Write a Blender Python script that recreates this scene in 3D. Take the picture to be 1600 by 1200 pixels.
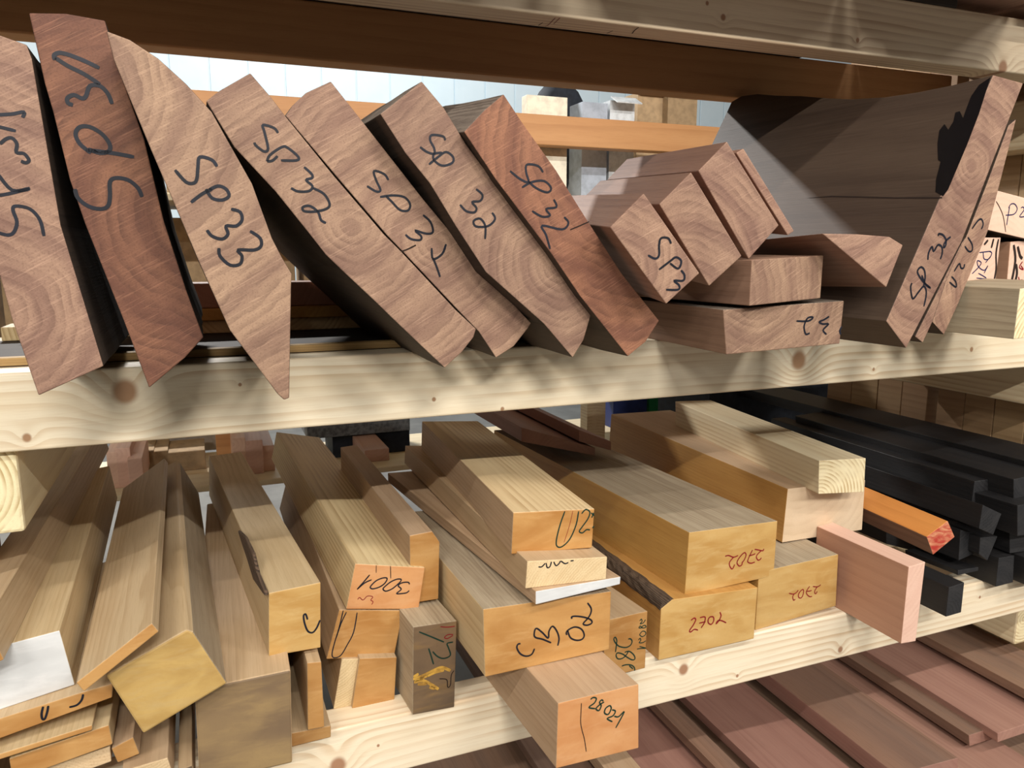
import bpy, bmesh, math, random
import numpy as np
from mathutils import Matrix, Vector
for o in list(bpy.data.objects): bpy.data.objects.remove(o, do_unlink=True)
scn = bpy.context.scene
COL = scn.collection
random.seed(7)
# ------------------------------------------------------------------ camera
F, H = 1195.0, 1.45
TH, PI_ = math.radians(22.0), math.atan2(210, 1195)
CAMP = np.array([0, 0, H])
fwd = np.array([math.sin(TH)*math.cos(PI_), math.cos(TH)*math.cos(PI_), -math.sin(PI_)])
rt = np.array([math.cos(TH), -math.sin(TH), 0.0]); upv = np.cross(rt, fwd)
cd = bpy.data.cameras.new('camera'); cam = bpy.data.objects.new('camera', cd); COL.objects.link(cam)
cd.sensor_fit = 'HORIZONTAL'; cd.sensor_width = 36; cd.lens = 36*F/1600; cd.clip_start = .02
cam.matrix_world = Matrix(((rt[0], upv[0], -fwd[0], 0), (rt[1], upv[1], -fwd[1], 0), (rt[2], upv[2], -fwd[2], H), (0, 0, 0, 1)))
scn.camera = cam
# ------------------------------------------------------------------ world, lamps, exposure
w = bpy.data.worlds.new('hall_ambient'); scn.world = w; w.use_nodes = True
w.node_tree.nodes['Background'].inputs[0].default_value = (1, .97, .93, 1)
w.node_tree.nodes['Background'].inputs[1].default_value = .115
def lamp(name, loc, tgt, power, sx, sy, col=(1, .93, .82)):
    d = bpy.data.lights.new(name, 'AREA'); d.shape = 'RECTANGLE'; d.size = sx; d.size_y = sy; d.energy = power; d.color = col
    o = bpy.data.objects.new(name, d); COL.objects.link(o); o.location = loc
    o.rotation_euler = (Vector(tgt)-Vector(loc)).to_track_quat('-Z', 'Y').to_euler()
    return o
for lx, lp in ((-5.0, 50), (-2.6, 75), (-.2, 125), (2.2, 75), (4.6, 50)):      # row of tube lamps over the aisle
    lamp('aisle_tube_lamp', (lx, -3.5, 4.0), (lx, 1.2, 1.0), lp, 1.2, .06, (1, .96, .90))
for lx in (-2.0, .4, 2.8):                       # second, weaker row nearer to the rack
    lamp('aisle_tube_lamp', (lx, -1.3, 4.0), (lx, 1.2, 1.0), 44, 1.2, .06, (1, .96, .90))
lamp('rear_tube_lamp', (-.6, 5.4, 3.9), (-.6, 1.6, 1.2), 205, .9, .12, (1, .98, .95))
lamp('wall_tube_lamp', (1.0, 5.2, 4.4), (1.0, 8.0, 2.2), 105, 3.0, .2, (.92, .97, 1))
vs = scn.view_settings
vs.view_transform = 'Standard'; vs.look = 'None'; vs.gamma = 1; vs.use_curve_mapping = False; vs.exposure = 0.1
# ------------------------------------------------------------------ pixel -> place helpers
def ray(x, y): return fwd + rt*(x-800)/F - upv*(y-600)/F
def atY(x, y, Y): d = ray(x, y); return CAMP + d*(Y/d[1])
def atZ(x, y, Z): d = ray(x, y); return CAMP + d*((Z-H)/d[2])
def atX(x, y, X): d = ray(x, y); return CAMP + d*(X/d[0])
def tag(o, label=None, cat=None, group=None, kind=None):
    if label: o['label'] = label
    if cat: o['category'] = cat
    if group: o['group'] = group
    if kind: o['kind'] = kind
    return o
# ------------------------------------------------------------------ materials
def lin(c): return tuple(((v/255)/12.92 if v/255 <= .04045 else ((v/255+.055)/1.055)**2.4) for v in c) + (1,)
class NT:
    def __init__(s, name):
        s.m = bpy.data.materials.new(name); s.m.use_nodes = True; s.t = s.m.node_tree
        s.b = s.t.nodes['Principled BSDF']
    def n(s, typ, **k):
        nd = s.t.nodes.new(typ)
        for a, v in k.items(): setattr(nd, a, v)
        return nd
    def link(s, a, b): s.t.links.new(a, b)
    def put(s, sock, v):
        if hasattr(v, 'is_linked'): s.link(v, sock)
        else: sock.default_value = v
    def math(s, op, a, b=None, c=None, clamp=False):
        nd = s.n('ShaderNodeMath', operation=op, use_clamp=clamp)
        s.put(nd.inputs[0], a)
        if b is not None: s.put(nd.inputs[1], b)
        if c is not None: s.put(nd.inputs[2], c)
        return nd.outputs[0]
    def vmath(s, op, a, b):
        nd = s.n('ShaderNodeVectorMath', operation=op); s.put(nd.inputs[0], a); s.put(nd.inputs[1], b)
        return nd.outputs[0]
    def noise(s, vec, scale, detail=3, rough=.55, dist=0):
        nd = s.n('ShaderNodeTexNoise'); s.link(vec, nd.inputs['Vector'])
        nd.inputs['Scale'].default_value = scale; nd.inputs['Detail'].default_value = detail
        nd.inputs['Roughness'].default_value = rough; nd.inputs['Distortion'].default_value = dist
        return nd.outputs['Fac']
    def mix(s, f, a, b, mode='MIX'):
        nd = s.n('ShaderNodeMix', data_type='RGBA', blend_type=mode, clamp_factor=True)
        s.put(nd.inputs[0], f); s.put(nd.inputs[6], a); s.put(nd.inputs[7], b)
        return nd.outputs[2]
    def ss(s, v, lo, hi):
        nd = s.n('ShaderNodeMapRange', interpolation_type='SMOOTHSTEP'); s.put(nd.inputs[0], v)
        nd.inputs[1].default_value = lo; nd.inputs[2].default_value = hi
        return nd.outputs[0]
    def attr(s, name):
        nd = s.n('ShaderNodeAttribute', attribute_type='OBJECT', attribute_name=name); return nd
def wood(name, c1, c2, c3, ring=.006, ringamt=.5, warp=.02, rough=.62, fiber=.35, blot=.5, knots=None, pith=None, ax='Y', saw=0, spec=.35, bump=.25, band=.35):
    """c1 early wood, c2 ring lines, c3 large blotches. Rings run round a pith line parallel to local axis `ax`."""
    t = NT(name)
    tc = t.n('ShaderNodeTexCoord').outputs['Object']
    if pith is None:
        v = t.vmath('ADD', tc, t.attr('pith').outputs['Vector'])
    else:
        v = t.vmath('ADD', tc, pith)
    st = (1, .12, 1) if ax == 'Y' else (.12, 1, 1)
    vst = t.vmath('MULTIPLY', v, st)
    sep = t.n('ShaderNodeSeparateXYZ'); t.link(vst, sep.inputs[0])
    a, b = (sep.outputs[0], sep.outputs[2]) if ax == 'Y' else (sep.outputs[1], sep.outputs[2])
    r = t.math('SQRT', t.math('ADD', t.math('MULTIPLY', a, a), t.math('MULTIPLY', b, b)))
    n1 = t.noise(vst, 9, 3, .5)
    r = t.math('ADD', r, t.math('MULTIPLY', t.math('SUBTRACT', n1, .5), warp*2))
    kn = None
    if knots:
        seps = t.n('ShaderNodeSeparateXYZ'); t.link(tc, seps.inputs[0])
        for kx, kz, kr in knots:
            dx = t.math('SUBTRACT', seps.outputs[0], kx); dz = t.math('SUBTRACT', seps.outputs[2], kz)
            d = t.math('SQRT', t.math('ADD', t.math('MULTIPLY', dx, dx), t.math('MULTIPLY', t.math('MULTIPLY', dz, .8), dz)))
            q = t.math('DIVIDE', d, kr)
            fall = t.math('POWER', 2.718, t.math('MULTIPLY', t.math('MULTIPLY', q, q), -.16))
            r = t.math('ADD', r, t.math('MULTIPLY', fall, kr*1.7))
            core = t.math('SUBTRACT', 1.0, t.ss(q, .55, 1.12))
            kn = core if kn is None else t.math('MAXIMUM', kn, core)
    ph = t.math('FRACT', t.math('DIVIDE', r, ring))
    line = t.math('MULTIPLY', t.ss(ph, .25, .93), t.math('SUBTRACT', 1.0, t.ss(ph, .93, 1.0)))
    nb = t.noise(vst, 26, 2, .5)
    line = t.math('MULTIPLY', line, t.math('MULTIPLY', t.ss(nb, .25, .7), ringamt))
    col = t.mix(t.math('MULTIPLY', t.ss(t.noise(vst, 7, 4, .6, .6), .35, .75), blot), lin(c1), lin(c3))
    bandf = t.math('FRACT', t.math('DIVIDE', r, ring*4.3))
    col = t.mix(t.math('MULTIPLY', t.ss(t.math('ABSOLUTE', t.math('SUBTRACT', bandf, .5)), .18, .46), band), col, lin(c3))
    col = t.mix(line, col, lin(c2))
    fs = (420, 14, 420) if ax == 'Y' else (14, 420, 420)
    vf = t.vmath('MULTIPLY', v, fs)
    fb = t.noise(vf, 1, 3, .65)
    col = t.mix(t.math('MULTIPLY', t.ss(fb, .45, .8), fiber), col, lin(c2))
    if saw:
        vs_ = t.vmath('MULTIPLY', v, (26, 5, 380))
        rot = t.n('ShaderNodeVectorRotate', rotation_type='Y_AXIS'); t.link(v, rot.inputs['Vector']); rot.inputs['Angle'].default_value = .5
        sw = t.noise(t.vmath('MULTIPLY', rot.outputs[0], (20, 5, 520)), 1, 2, .6)
        col = t.mix(t.math('MULTIPLY', t.ss(sw, .5, .78), saw), col, lin(tuple(min(255, x*1.28+22) for x in c1)))
    if kn is not None:
        col = t.mix(kn, col, lin((172, 132, 100)))
    tone = t.attr('tone').outputs['Fac']
    hs = t.n('ShaderNodeHueSaturation'); t.link(col, hs.inputs['Color'])
    oi = t.n('ShaderNodeObjectInfo').outputs['Random']
    t.put(hs.inputs['Value'], t.math('ADD', t.math('ADD', tone, 1.0), t.math('MULTIPLY', t.math('SUBTRACT', oi, .5), .10)))
    t.put(hs.inputs['Hue'], t.math('ADD', .5, t.math('MULTIPLY', t.math('SUBTRACT', oi, .5), .012)))
    t.link(hs.outputs[0], t.b.inputs['Base Color'])
    t.b.inputs['Roughness'].default_value = rough; t.b.inputs['Specular IOR Level'].default_value = spec
    bp = t.n('ShaderNodeBump'); bp.inputs['Strength'].default_value = bump; bp.inputs['Distance'].default_value = .001
    t.link(t.math('ADD', fb, t.math('MULTIPLY', line, -.5)), bp.inputs['Height']); t.link(bp.outputs[0], t.b.inputs['Normal'])
    return t.m
def waxed(name, c1, c2, c3, rough=.38, scale=14, spec=.5):
    """end grain sealed with coloured wax: cloudy swirls"""
    t = NT(name)
    v = t.vmath('ADD', t.n('ShaderNodeTexCoord').outputs['Object'], t.attr('pith').outputs['Vector'])
    a = t.noise(t.vmath('MULTIPLY', v, (.55, .3, 1.25)), scale, 4, .5, .7); b = t.noise(t.vmath('MULTIPLY', v, (.35, .3, 1.6)), scale*3.2, 4, .6, .6); c = t.noise(v, 210, 2, .6)
    col = t.mix(t.ss(a, .30, .72), lin(c1), lin(c2))
    col = t.mix(t.math('MULTIPLY', t.ss(b, .45, .8), .5), col, lin(c3))
    col = t.mix(t.math('MULTIPLY', t.ss(c, .5, .8), .18), col, lin(c2))
    hs = t.n('ShaderNodeHueSaturation'); t.link(col, hs.inputs['Color'])
    t.put(hs.inputs['Value'], t.math('ADD', t.attr('tone').outputs['Fac'], 1.0))
    t.link(hs.outputs[0], t.b.inputs['Base Color'])
    t.b.inputs['Roughness'].default_value = rough; t.b.inputs['Specular IOR Level'].default_value = spec
    bp = t.n('ShaderNodeBump'); bp.inputs['Strength'].default_value = .15; bp.inputs['Distance'].default_value = .001
    t.link(b, bp.inputs['Height']); t.link(bp.outputs[0], t.b.inputs['Normal'])
    return t.m
def plain(name, c, rough=.6, c2=None, scale=30, spec=.4, metal=0):
    t = NT(name)
    v = t.n('ShaderNodeTexCoord').outputs['Object']
    c2 = c2 or tuple(x*.88 for x in c)
    t.link(t.mix(t.ss(t.noise(v, scale, 4, .6), .35, .7), lin(c), lin(c2)), t.b.inputs['Base Color'])
    t.b.inputs['Roughness'].default_value = rough; t.b.inputs['Specular IOR Level'].default_value = spec; t.b.inputs['Metallic'].default_value = metal
    return t.m
M = {}
M['sp_end'] = wood('rosy_end_grain', (162, 130, 107), (92, 65, 55), (122, 91, 78), ring=.0125, ringamt=.45, warp=.026, fiber=.6, blot=.75, saw=.26, rough=.66, band=.6)
M['sp_end_dark'] = wood('rosy_brown_end_grain', (148, 102, 76), (78, 49, 38), (108, 69, 54), ring=.015, ringamt=.5, warp=.03, fiber=.6, blot=.8, saw=.3, rough=.66, band=.7)
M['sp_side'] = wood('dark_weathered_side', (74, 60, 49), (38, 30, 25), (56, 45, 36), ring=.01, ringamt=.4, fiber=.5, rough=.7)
M['sp_side_lit'] = wood('brown_sawn_side', (150, 116, 96), (104, 74, 60), (132, 100, 84), ring=.012, ringamt=.4, fiber=.5, rough=.6)  # lighter brown than the weathered slab sides
M['wane'] = wood('grey_wane', (140, 126, 112), (70, 58, 50), (108, 94, 84), ring=.006, ringamt=.7, fiber=.8, rough=.85, warp=.03, bump=.8)
M['yel_side'] = wood('pale_yellow_timber', (208, 184, 146), (168, 136, 96), (192, 164, 124), ring=.007, ringamt=.4, fiber=.4, rough=.58)
M['tan_side'] = wood('tan_timber', (200, 172, 138), (158, 126, 92), (184, 154, 118), ring=.009, ringamt=.35, fiber=.35, rough=.58)
M['ochre_side'] = wood('ochre_sealed_timber', (200, 156, 86), (158, 110, 50), (184, 138, 72), ring=.009, ringamt=.3, fiber=.4, rough=.5)
M['stripe_side'] = wood('striped_pale_timber', (228, 204, 158), (182, 148, 102), (212, 184, 138), ring=.0085, ringamt=.75, fiber=.25, rough=.58, warp=.006)
M['grey_top'] = wood('greyed_timber', (184, 168, 142), (128, 108, 86), (160, 142, 116), ring=.006, ringamt=.5, fiber=.5, rough=.7)
M['wax_orange'] = waxed('orange_wax_end', (196, 149, 90), (172, 120, 62), (208, 166, 110))
M['wax_yellow'] = waxed('yellow_wax_end', (204, 166, 104), (184, 140, 76), (214, 184, 128))
M['wax_dull'] = waxed('dull_ochre_end', (200, 166, 100), (176, 140, 78), (190, 164, 116), rough=.6, scale=20)
M['wax_pink'] = waxed('rosy_wax_end', (212, 156, 104), (194, 130, 78), (218, 170, 126))
M['end_grey'] = waxed('weathered_end', (150, 124, 86), (118, 96, 72), (168, 140, 92), rough=.6, scale=9)
M['end_dark'] = waxed('stained_dark_end', (122, 98, 72), (92, 74, 56), (150, 116, 66), rough=.5, scale=12)
M['end_pale'] = wood('pale_saw_end', (226, 200, 158), (176, 142, 100), (212, 182, 138), ring=.005, ringamt=.4, fiber=.6, rough=.6)
M['end_pale2'] = wood('cream_saw_end', (222, 200, 168), (188, 160, 126), (210, 186, 152), ring=.02, ringamt=.25, fiber=.3, rough=.55)
M['silver'] = waxed('white_sealed_end', (226, 228, 228), (205, 206, 206), (240, 240, 240), rough=.3)
M['spruce_end'] = wood('spruce_end_grain', (240, 226, 186), (178, 146, 96), (230, 212, 168), ring=.0085, ringamt=.9, fiber=.2, blot=.3, warp=.003, rough=.55)
M['spruce'] = wood('spruce_timber', (236, 220, 184), (196, 164, 118), (226, 206, 166), ring=.012, ringamt=.6, fiber=.25, blot=.5, warp=.01, rough=.5)
M['spruce_x'] = wood('spruce_rail', (236, 222, 188), (200, 170, 126), (226, 208, 170), ring=.012, ringamt=.5, fiber=.22, blot=.4, warp=.01, rough=.55, pith=(0, -1.3, -1.05), ax='X')
M['rail_orange'] = wood('orange_stained_rail', (206, 156, 104), (164, 112, 66), (192, 138, 86), ring=.02, ringamt=.35, fiber=.3, rough=.5, pith=(0, -1.9, -1.6), ax='X')
M['rail_brown'] = wood('brown_stained_rail', (214, 166, 116), (176, 128, 82), (200, 150, 102), ring=.02, ringamt=.3, fiber=.3, rough=.5, pith=(0, -1.9, -1.6), ax='X')
M['bark'] = wood('bark', (92, 74, 58), (38, 30, 26), (120, 98, 78), ring=.004, ringamt=.9, fiber=.9, blot=.9, rough=.9, warp=.02, bump=1.0)
M['pink'] = wood('pink_timber', (190, 146, 119), (158, 114, 90), (178, 133, 108), ring=.02, ringamt=.3, fiber=.3, rough=.55)
M['pink_end'] = wood('pale_pink_end', (232, 194, 172), (204, 156, 132), (224, 182, 160), ring=.012, ringamt=.3, fiber=.3, rough=.55)
M['red_plank'] = wood('reddish_plank', (168, 129, 112), (134, 95, 82), (152, 112, 97), ring=.012, ringamt=.3, fiber=.4, rough=.6)
M['red_plank_dk'] = wood('dull_brown_plank', (148, 116, 94), (104, 78, 64), (128, 106, 92), ring=.015, ringamt=.35, fiber=.4, blot=.9, rough=.65)
M['black'] = wood('black_timber', (30, 29, 30), (14, 14, 15), (40, 38, 38), ring=.01, ringamt=.4, fiber=.6, rough=.5, spec=.4)
M['black_end'] = wood('black_saw_end', (40, 40, 42), (18, 18, 19), (54, 52, 52), ring=.008, ringamt=.5, fiber=.8, rough=.55, spec=.4)
M['orange'] = wood('orange_timber', (216, 142, 78), (180, 104, 48), (202, 124, 62), ring=.03, ringamt=.3, fiber=.3, rough=.5)
M['red_end'] = waxed('red_crayoned_end', (176, 52, 40), (214, 150, 110), (160, 40, 34), scale=70, rough=.6)
M['panel'] = wood('brown_upright', (176, 146, 110), (140, 108, 76), (164, 132, 98), ring=.02, ringamt=.45, fiber=.3, rough=.6)
M['shaded_board'] = wood('shade_toned_shelf_board', (66, 57, 49), (40, 34, 30), (54, 47, 41), ring=.01, ringamt=.4, fiber=.4, rough=.75, pith=(0, -1.3, -1.0), ax='X')  # board colour darkened to stand in for the shade between the slabs
M['ply'] = wood('plywood_edge', (196, 160, 108), (140, 104, 64), (176, 140, 92), ring=.004, ringamt=.5, fiber=.3, rough=.7, pith=(0, -1.3, -1.0), ax='X')
INK = {'black': plain('black_marker', (14, 16, 26), .5, (22, 26, 40)), 'green': plain('dark_green_marker', (18, 52, 40), .5), 'red': plain('red_marker', (136, 18, 30), .5),
       'blue': plain('blue_marker', (30, 36, 84), .5), 'crack': plain('dark_brown_line', (40, 26, 18), .9), 'stain': plain('dark_oily_stain', (22, 20, 22), .35)}  # the crack entry is plain dark brown, also for pencil and bark marks
# ------------------------------------------------------------------ builders
def newobj(name, me, parent=None):
    o = bpy.data.objects.new(name, me); COL.objects.link(o)
    if parent is not None:
        o.parent = parent; o.matrix_parent_inverse = parent.matrix_world.inverted()
    return o
def bevel(o, wd=.0014, seg=2):
    m = o.modifiers.new('edges', 'BEVEL'); m.width = wd; m.segments = seg; m.limit_method = 'ANGLE'; m.angle_limit = math.radians(32)
PLANE = {}
def axis_from(vp=None, yaw=None, pitch=0):
    if vp is not None:
        d = ray(*vp); return d/np.linalg.norm(d)
    a, p = math.radians(yaw or 0), math.radians(pitch)
    return np.array([math.sin(a)*math.cos(p), math.cos(a)*math.cos(p), math.sin(p)])
def hz(p0, p1, y=390.0):
    t = (y-p0[1])/(p1[1]-p0[1]); return (p0[0]+t*(p1[0]-p0[0]), y)
def block(name, label, cat, face, Y=None, zb=None, zi=3, vp=None, edge=None, yaw=None, pitch=0, length=.5, back=None,
          side='tan_side', end='wax_yellow', faces=None, flare=None, group=None, tone=0.0, pith=None, sections=1, rough=0.0, parent=None, bev=.0014, smooth=0):
    """end outline traced on its own end plane, extruded along the grain by its real length.
    faces: {outline edge index: material key} for sides that look different; flare: {vertex: (dx,dz)} drift at the far end (m)."""
    if edge: vp = hz(*edge)
    n = axis_from(vp, yaw, pitch)
    A = atZ(face[zi][0], face[zi][1], zb) if zb is not None else atY(face[zi][0], face[zi][1], Y)
    P = []
    for q in face:
        d = ray(*q); P.append(CAMP + d*(((A-CAMP)@n)/(d@n)))
    zl = np.array([0, 0, 1.0]); zl = zl - n*(zl@n); zl /= np.linalg.norm(zl); xl = np.cross(n, zl)
    if back is not None:                       # far end of outline corner back[0] seen at pixel back[1]
        p0 = P[back[0]]; d = ray(*back[1])
        # closest point between the grain line and the sight line
        w0 = p0-CAMP; a_, b_, c_ = n@n, n@d, d@d; d_, e_ = n@w0, d@w0
        length = abs((b_*e_-c_*d_)/(a_*c_-b_*b_))
    cen = sum(P)/len(P); low = min(p[2] for p in P)
    org = cen.copy()
    L2 = [((p-org)@xl, (p-org)@zl) for p in P]
    k = len(P)
    area = sum(L2[i][0]*L2[(i+1) % k][1]-L2[(i+1) % k][0]*L2[i][1] for i in range(k))
    rnd = random.Random(hash(label) % 99991 if False else sum(ord(ch)*(i+1) for i, ch in enumerate(label)))
    verts, fcs, mi = [], [], []
    mats = [side, end] + sorted(set((faces or {}).values()))
    for s in range(sections+1):
        u = s/sections
        for i, (x, z) in enumerate(L2):
            dx, dz = (flare or {}).get(i, (0, 0))
            jx = jz = 0
            if rough and s > 0: jx, jz = rnd.uniform(-rough, rough), rnd.uniform(-rough, rough)
            verts.append((x+dx*u+jx, length*u, z+dz*u+jz))
    order = list(range(k)) if area > 0 else list(range(k-1, -1, -1))
    fcs.append([i for i in order]); mi.append(1)
    for s in range(sections):
        for j in range(k):
            a, b = order[j], order[(j+1) % k]
            e = a if (b-a) % k == 1 else b
            fcs.append([s*k+b, s*k+a, (s+1)*k+a, (s+1)*k+b]); mi.append(mats.index(faces[e]) if faces and e in faces else 0)
    fcs.append([sections*k+i for i in reversed(order)]); mi.append(1)
    me = bpy.data.meshes.new(name); me.from_pydata(verts, [], fcs)
    for key in mats: me.materials.append(M[key])
    me.polygons.foreach_set('material_index', mi); me.update()
    bm = bmesh.new(); bm.from_mesh(me); bmesh.ops.recalc_face_normals(bm, faces=bm.faces); bm.to_mesh(me); bm.free()
    o = newobj(name, me)
    o.matrix_world = Matrix(((xl[0], n[0], zl[0], org[0]), (xl[1], n[1], zl[1], org[1]), (xl[2], n[2], zl[2], org[2]), (0, 0, 0, 1)))
    bpy.context.view_layer.update()
    if bev: bevel(o, bev)
    o['tone'] = float(tone)
    ph = pith or (rnd.uniform(-.12, .12), rnd.uniform(-3, 3), rnd.uniform(.03, .15)*rnd.choice((-1, 1)))
    o['pith'] = [float(x) for x in ph]
    if parent is not None:
        o.parent = parent; o.matrix_parent_inverse = parent.matrix_world.inverted()
    else: tag(o, label, cat, group)
    PLANE[o.name] = (A, n, P, xl, zl, length)
    return o
def smooth_line(pts, sub=4):
    out = []
    n = len(pts)
    for i in range(n-1):
        p0, p1, p2, p3 = pts[max(i-1, 0)], pts[i], pts[i+1], pts[min(i+2, n-1)]
        for s in range(sub):
            t = s/sub
            out.append(.5*((2*p1)+(-p0+p2)*t+(2*p0-5*p1+4*p2-p3)*t*t+(-p0+3*p1-3*p2+p3)*t**3))
    out.append(pts[-1]); return out
def ink(o, off, sc, strokes, color='black', width=.0032, name='handwritten_marking', label=None):
    """marker strokes lying on the end face of block o"""
    A, n, P, xl, zl, L = PLANE[o.name]
    verts, fcs = [], []
    for st in strokes:
        pts = []
        for q in st:
            d = ray(off[0]+q[0]/sc, off[1]+q[1]/sc); p = CAMP + d*(((A-CAMP)@n)/(d@n)); pts.append(np.array([(p-A)@xl, (p-A)@zl]))
        pts = smooth_line(pts)
        m = len(pts); base = len(verts)
        for i, p in enumerate(pts):
            a, b = pts[max(i-1, 0)], pts[min(i+1, m-1)]; tg = b-a; tg = tg/(np.linalg.norm(tg)+1e-9); nr = np.array([-tg[1], tg[0]])
            ww = width*.5*(.75 if i in (0, m-1) else 1)
            for sgn in (1, -1):
                r = p+nr*ww*sgn; verts.append(A + xl*r[0] + zl*r[1] - n*.0004)
        for i in range(m-1): fcs.append([base+2*i, base+2*i+1, base+2*i+3, base+2*i+2])
    me = bpy.data.meshes.new(name); me.from_pydata([tuple(v) for v in verts], [], fcs); me.materials.append(INK[color])
    k = newobj(name, me, o)
    if label: k['label'] = label
    return k
def box(name, lo, hi, mat, parent=None, bev=.002, mats=None, pith=None, tone=0.0):
    """axis aligned timber; origin at its low corner centre"""
    lo, hi = np.array(lo, float), np.array(hi, float)
    c = (lo+hi)/2; c[2] = lo[2]
    bm = bmesh.new(); bmesh.ops.create_cube(bm, size=1)
    for v in bm.verts:
        v.co = Vector([(lo[i] if v.co[i] < 0 else hi[i])-c[i] for i in range(3)])
    me = bpy.data.meshes.new(name); bm.to_mesh(me); bm.free()
    me.materials.append(M[mat] if isinstance(mat, str) else mat)
    if mats:                                   # {(axis,sign): key}
        for (ax, sg), key in mats.items():
            me.materials.append(M[key])
            for p in me.polygons:
                if p.normal[ax]*sg > .9: p.material_index = len(me.materials)-1
    o = newobj(name, me); o.location = c; bpy.context.view_layer.update()
    if bev: bevel(o, bev)
    o['tone'] = float(tone); o['pith'] = list(pith or (.02, 0.0, -.11))
    if parent is not None:
        o.parent = parent; o.matrix_parent_inverse = parent.matrix_world.inverted()
    return o
def empty(name, loc, label, cat, group=None):
    o = bpy.data.objects.new(name, None); COL.objects.link(o); o.location = loc; o.empty_display_size = .1
    bpy.context.view_layer.update(); return tag(o, label, cat, group)
# ------------------------------------------------------------------ setting: hall
def quad(name, pts, mat, kind='structure'):
    me = bpy.data.meshes.new(name); me.from_pydata(pts, [], [list(range(len(pts)))]); me.materials.append(mat)
    return tag(newobj(name, me), kind=kind)
conc = plain('concrete_floor', (132, 128, 122), .6, (112, 108, 104), 3)
fl = box('floor', (-9, -7, -.1), (12, 8.3, 0), conc, bev=0); tag(fl, kind='structure')
wallm = plain('white_panel_paint', (222, 236, 242), .5, (214, 230, 238), 2)
seamm = plain('panel_seam', (190, 208, 216), .6)
wl = box('wall_back', (-9, 8.0, 0), (12, 8.2, 5), wallm, bev=0); tag(wl, kind='structure')
M['wallm'] = wallm
for i in range(28):                              # cladding panels with grooves between them
    x = -3.2+i*.34
    box('panel', (x+.006, 7.985, 0), (x+.334, 8.0, 5), wallm, wl, bev=.004)
# ------------------------------------------------------------------ the rack
def knots_on(pxs, Yf=1.2): return [(atY(x, y, Yf)[0], atY(x, y, Yf)[2], r) for x, y, r in pxs]
rack = empty('timber_rack', (.85, 1.45, 0), 'pale spruce storage rack with three long front beams carrying the lumber', 'rack')
def xbeam(name, z0, z1, y0, y1, mat, x0=-.9, x1=2.6, parent=None, bev=.004):
    lo, hi = (x0, y0, z0), (x1, y1, z1)
    me = bpy.data.meshes.new(name); bm = bmesh.new(); bmesh.ops.create_cube(bm, size=1)
    for v in bm.verts: v.co = Vector([lo[i] if v.co[i] < 0 else hi[i] for i in range(3)])
    bm.to_mesh(me); bm.free(); me.materials.append(mat if not isinstance(mat, str) else M[mat])
    o = newobj(name, me, parent); o['tone'] = 0.0; o['pith'] = [0.0, 0.0, 0.0]; bevel(o, bev, 3); return o
zc = [(1.176, 1.286), (.541, .650), (1.822, 1.932)]
kk = [[(195, 612, .019), (42, 684, .0065), (678, 624, .004), (785, 639, .004), (1248, 563, .021), (1365, 577, .004), (1518, 546, .006), (375, 601, .003)],
      [(1068, 1046, .013), (1152, 1056, .004), (1313, 1015, .008), (528, 1196, .016), (1531, 933, .004), (591, 1165, .003)],
      [(1567, 105, .015), (1340, 63, .005), (1130, 27, .006), (1105, 5, .004)]]
cols = [((244, 230, 204), (206, 172, 132), (233, 212, 178)), ((247, 234, 206), (208, 174, 130), (240, 222, 188)), ((244, 226, 194), (190, 158, 122), (228, 206, 172))]
for (z0, z1), kl, cc in zip(zc, kk, cols):
    m = wood('spruce_beam', cc[0], cc[1], cc[2], ring=.0105, ringamt=.75, fiber=.22, blot=.45, warp=.012, rough=.5, knots=knots_on(kl), pith=(0, -1.42, -(z0-.16)), ax='X')
    xbeam('front_beam', z0, z1, 1.2, 1.265, m, parent=rack)
for z0, z1, mt in ((1.176, 1.286, 'spruce_x'), (.541, .650, 'spruce_x'), (1.822, 1.932, 'rail_brown')):
    xbeam('rear_beam', z0, z1, 1.64, 1.705, mt, x1=2.0, parent=rack)
xbeam('shelf_board', 1.932, 1.95, 1.20, 1.72, 'shaded_board', x1=1.46, parent=rack)
xbeam('shelf_board', 1.2745, 1.2858, 1.268, 1.638, 'shaded_board', parent=rack, bev=.001)
for (z0, z1) in ((1.056, 1.176), (.41, .541), (1.70, 1.822)):
    for x0, x1 in ((-.36, -.253), (1.952, 2.06)):
        if z0 > 1.6 and x0 < 0: continue
        yf = 1.215 if x0 < 0 else 1.25
        box('cross_beam', (x0, yf, z0), (x1, 1.72, z1), 'spruce', rack, mats={(1, -1): 'spruce_end'}, bev=.005, pith=(.03, 0, -.07))
xbeam('shelf_edge', 1.2862, 1.298, 1.268, 1.288, 'ply', x1=.9, parent=rack, bev=.001)
for y0, y1 in ((1.275, 1.455), (1.456, 1.637), (1.671, 1.86), (1.861, 2.08)):
    for i, (a, c) in enumerate(((0, .5), (.5, 1.0))):
        ya, yc = y0+(y1-y0)*a, y0+(y1-y0)*c-.0015
        box('upright_board', (2.06, ya, 0), (2.115, yc, 2.6), 'panel', rack, bev=.002, pith=(.05*i, 0, .1))
box('upright_board', (-.42, 1.28, 0), (-.362, 1.55, 2.6), 'panel', rack)
xbeam('front_beam', .05, .16, 1.2, 1.265, 'spruce_x', parent=rack)
xbeam('rear_beam', .05, .16, 1.64, 1.705, 'spruce_x', parent=rack)
ZM, ZL = 1.2862, .6502
T_ = [o for o in rack.children if o.name.startswith('front_beam') and max(v.co.z for v in o.data.vertices) > 1.9][0]
PLANE[T_.name] = (np.array([0, 1.2, 1.822]), np.array([0, 0, 1.0]), [], np.array([1.0, 0, 0]), np.array([0, 1.0, 0]), 0)
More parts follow.
